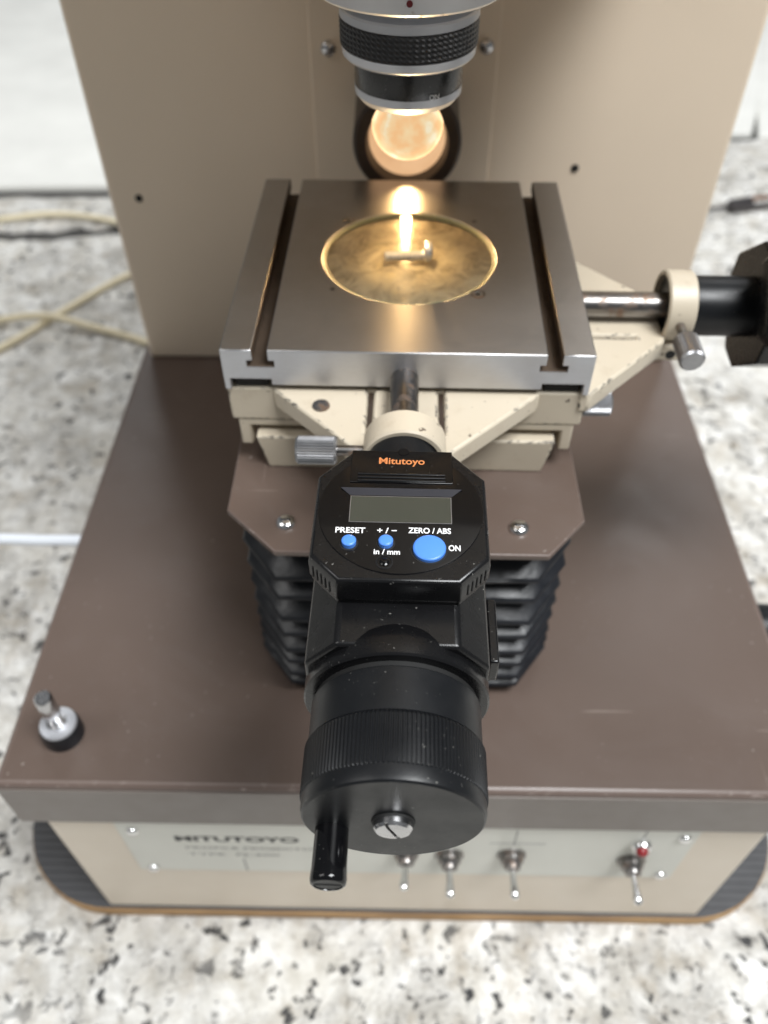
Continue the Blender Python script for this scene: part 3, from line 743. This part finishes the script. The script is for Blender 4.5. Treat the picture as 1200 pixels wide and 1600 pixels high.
    MB().box(cx - r + 0.0013, cx + r - 0.0013, -0.27485, -0.2746, cz - 0.0003, cz + 0.0003).build('screw_slot', 'slot_dark', th, 0)
    return t
mic = make_micrometer()
mic['label'] = 'black digital micrometer with display, blue buttons and crank thimble in front of the stage'
mic['group'] = 'micrometers driving the stage'
p = W2(-0.0007, OY, 0)
mic.location = (p[0], p[1], AZ + OZ); mic.rotation_euler = (0, 0, SR)
mic2 = copy_tree(mic)
for ch in mic2.children:
    if ch.name.startswith('sleeve'):
        tmp = MB().lathe([(-0.1225, 0.0070), (-0.1230, 0.0135), (-0.1620, 0.0135)], 'y', (0, 0, 0), 56).build('sleeve', 'black_satin', None, 35)
        ch.data = tmp.data; bpy.data.objects.remove(tmp)
mic2['label'] = 'black micrometer cut off by the right edge, clamped in the side bracket'
rot = Matrix.Rotation(R(90) + SR, 4, 'Z') @ Matrix.Rotation(R(-50), 4, 'Y')
org = Vector((SX + 0.004 - 0.0090, AXR, AZ)) + (rot.to_3x3() @ Vector((0, OY, OZ)))
mic2.rotation_euler = rot.to_euler(); mic2.location = org

# ------------------------------------------------------------------ bolt on the glass
bolt = empty('bolt', 'small steel bolt lying on the lit stage glass', 'bolt', W2(0.0, -0.004, 0.4095), (0, 0, SR + R(4)))
m = MB()
prof = [(-0.0115, 0.0014), (-0.0109, 0.0022)]
x = -0.0109
while x < 0.0055:
    prof += [(x + 0.0002, 0.0024), (x + 0.0006, 0.0020)]; x += 0.0008
prof += [(0.0070, 0.0024)]
m.lathe(prof, 'x', (0, 0, 0.0026), 24).build('shank', 'zinc', bolt, 50)
m = MB(); m.lathe([(0.0068, 0.0042), (0.0071, 0.0045), (0.0092, 0.0045), (0.0101, 0.0040), (0.0105, 0.0030)], 'x', (0, 0, 0.0046), 28)
m.build('bolt_head', 'zinc', bolt, 45)

# ------------------------------------------------------------------ cables and the tool on the stone
def smooth_path(pts, n=10):
    P = [Vector(p) for p in pts]; out = []
    for i in range(len(P) - 1):
        a, b, c, d = P[max(i - 1, 0)], P[i], P[i + 1], P[min(i + 2, len(P) - 1)]
        for k in range(n):
            t = k / n
            out.append(0.5 * ((2 * b) + (c - a) * t + (2 * a - 5 * b + 4 * c - d) * t * t + (3 * b - a - 3 * c + d) * t ** 3))
    out.append(P[-1]); return out
cr = 0.0044
cable = MB().tube(smooth_path([(-0.80, 0.90, cr), (-0.60, 0.955, cr), (-0.515, 0.973, cr), (-0.42, 0.950, cr), (-0.33, 0.89, cr), (-0.31, 0.85, cr), (-0.374, 0.806, cr), (-0.435, 0.725, cr), (-0.495, 0.640, cr), (-0.58, 0.575, cr), (-0.68, 0.59, cr), (-0.66, 0.66, cr), (-0.545, 0.692, cr), (-0.456, 0.700, cr * 3.1), (-0.39, 0.687, cr * 1.6), (-0.318, 0.660, cr), (-0.25, 0.62, cr), (-0.21, 0.53, 0.03), (-0.20, 0.472, 0.05)]), cr, 12).build('power_cable', 'cable_cream', None, 60)
tag(cable, 'cream power cable looping over the stone behind the machine', 'cable')
wc = MB().tube(smooth_path([(-0.2080, 0.1673, 0.2085), (-0.235, 0.1671, 0.2085), (-0.275, 0.1668, 0.2080), (-0.34, 0.166, 0.19), (-0.40, 0.164, 0.10), (-0.43, 0.16, 0.008), (-0.52, 0.15, 0.004)]), 0.0037, 12).build('white_cable', 'cable_white', None, 60)
tag(wc, 'thin straight white cable running left from the deck edge', 'cable')

tool = empty('metal_tool', 'small steel tool with copper tip lying on the stone at right', 'tool', (0.496, 1.000, 0.0), (0, 0, R(15)))
MB().lathe([(-0.050, 0.0016), (-0.048, 0.0026), (-0.012, 0.0030)], 'x', (0, 0, 0.0100), 14).build('shank', 'gun_metal', tool, 40)
MB().lathe([(-0.014, 0.0080), (-0.012, 0.0100), (0.020, 0.0100), (0.022, 0.0085)], 'x', (0, 0, 0.0100), 28).build('collar', 'gun_metal', tool, 40)
MB().prism([(0.020, -0.0030), (0.052, -0.0025), (0.058, 0.0), (0.052, 0.0035), (0.020, 0.0045)], 0.0125, 0.0165).build('copper_tip', 'copper', tool, 30, 0.0008).location = (0, 0.004, 0)
MB().lathe([(0.020, 0.0036), (0.090, 0.0032)], 'x', (0, -0.006, 0.0072), 14).build('rod', 'gun_metal', tool, 40)
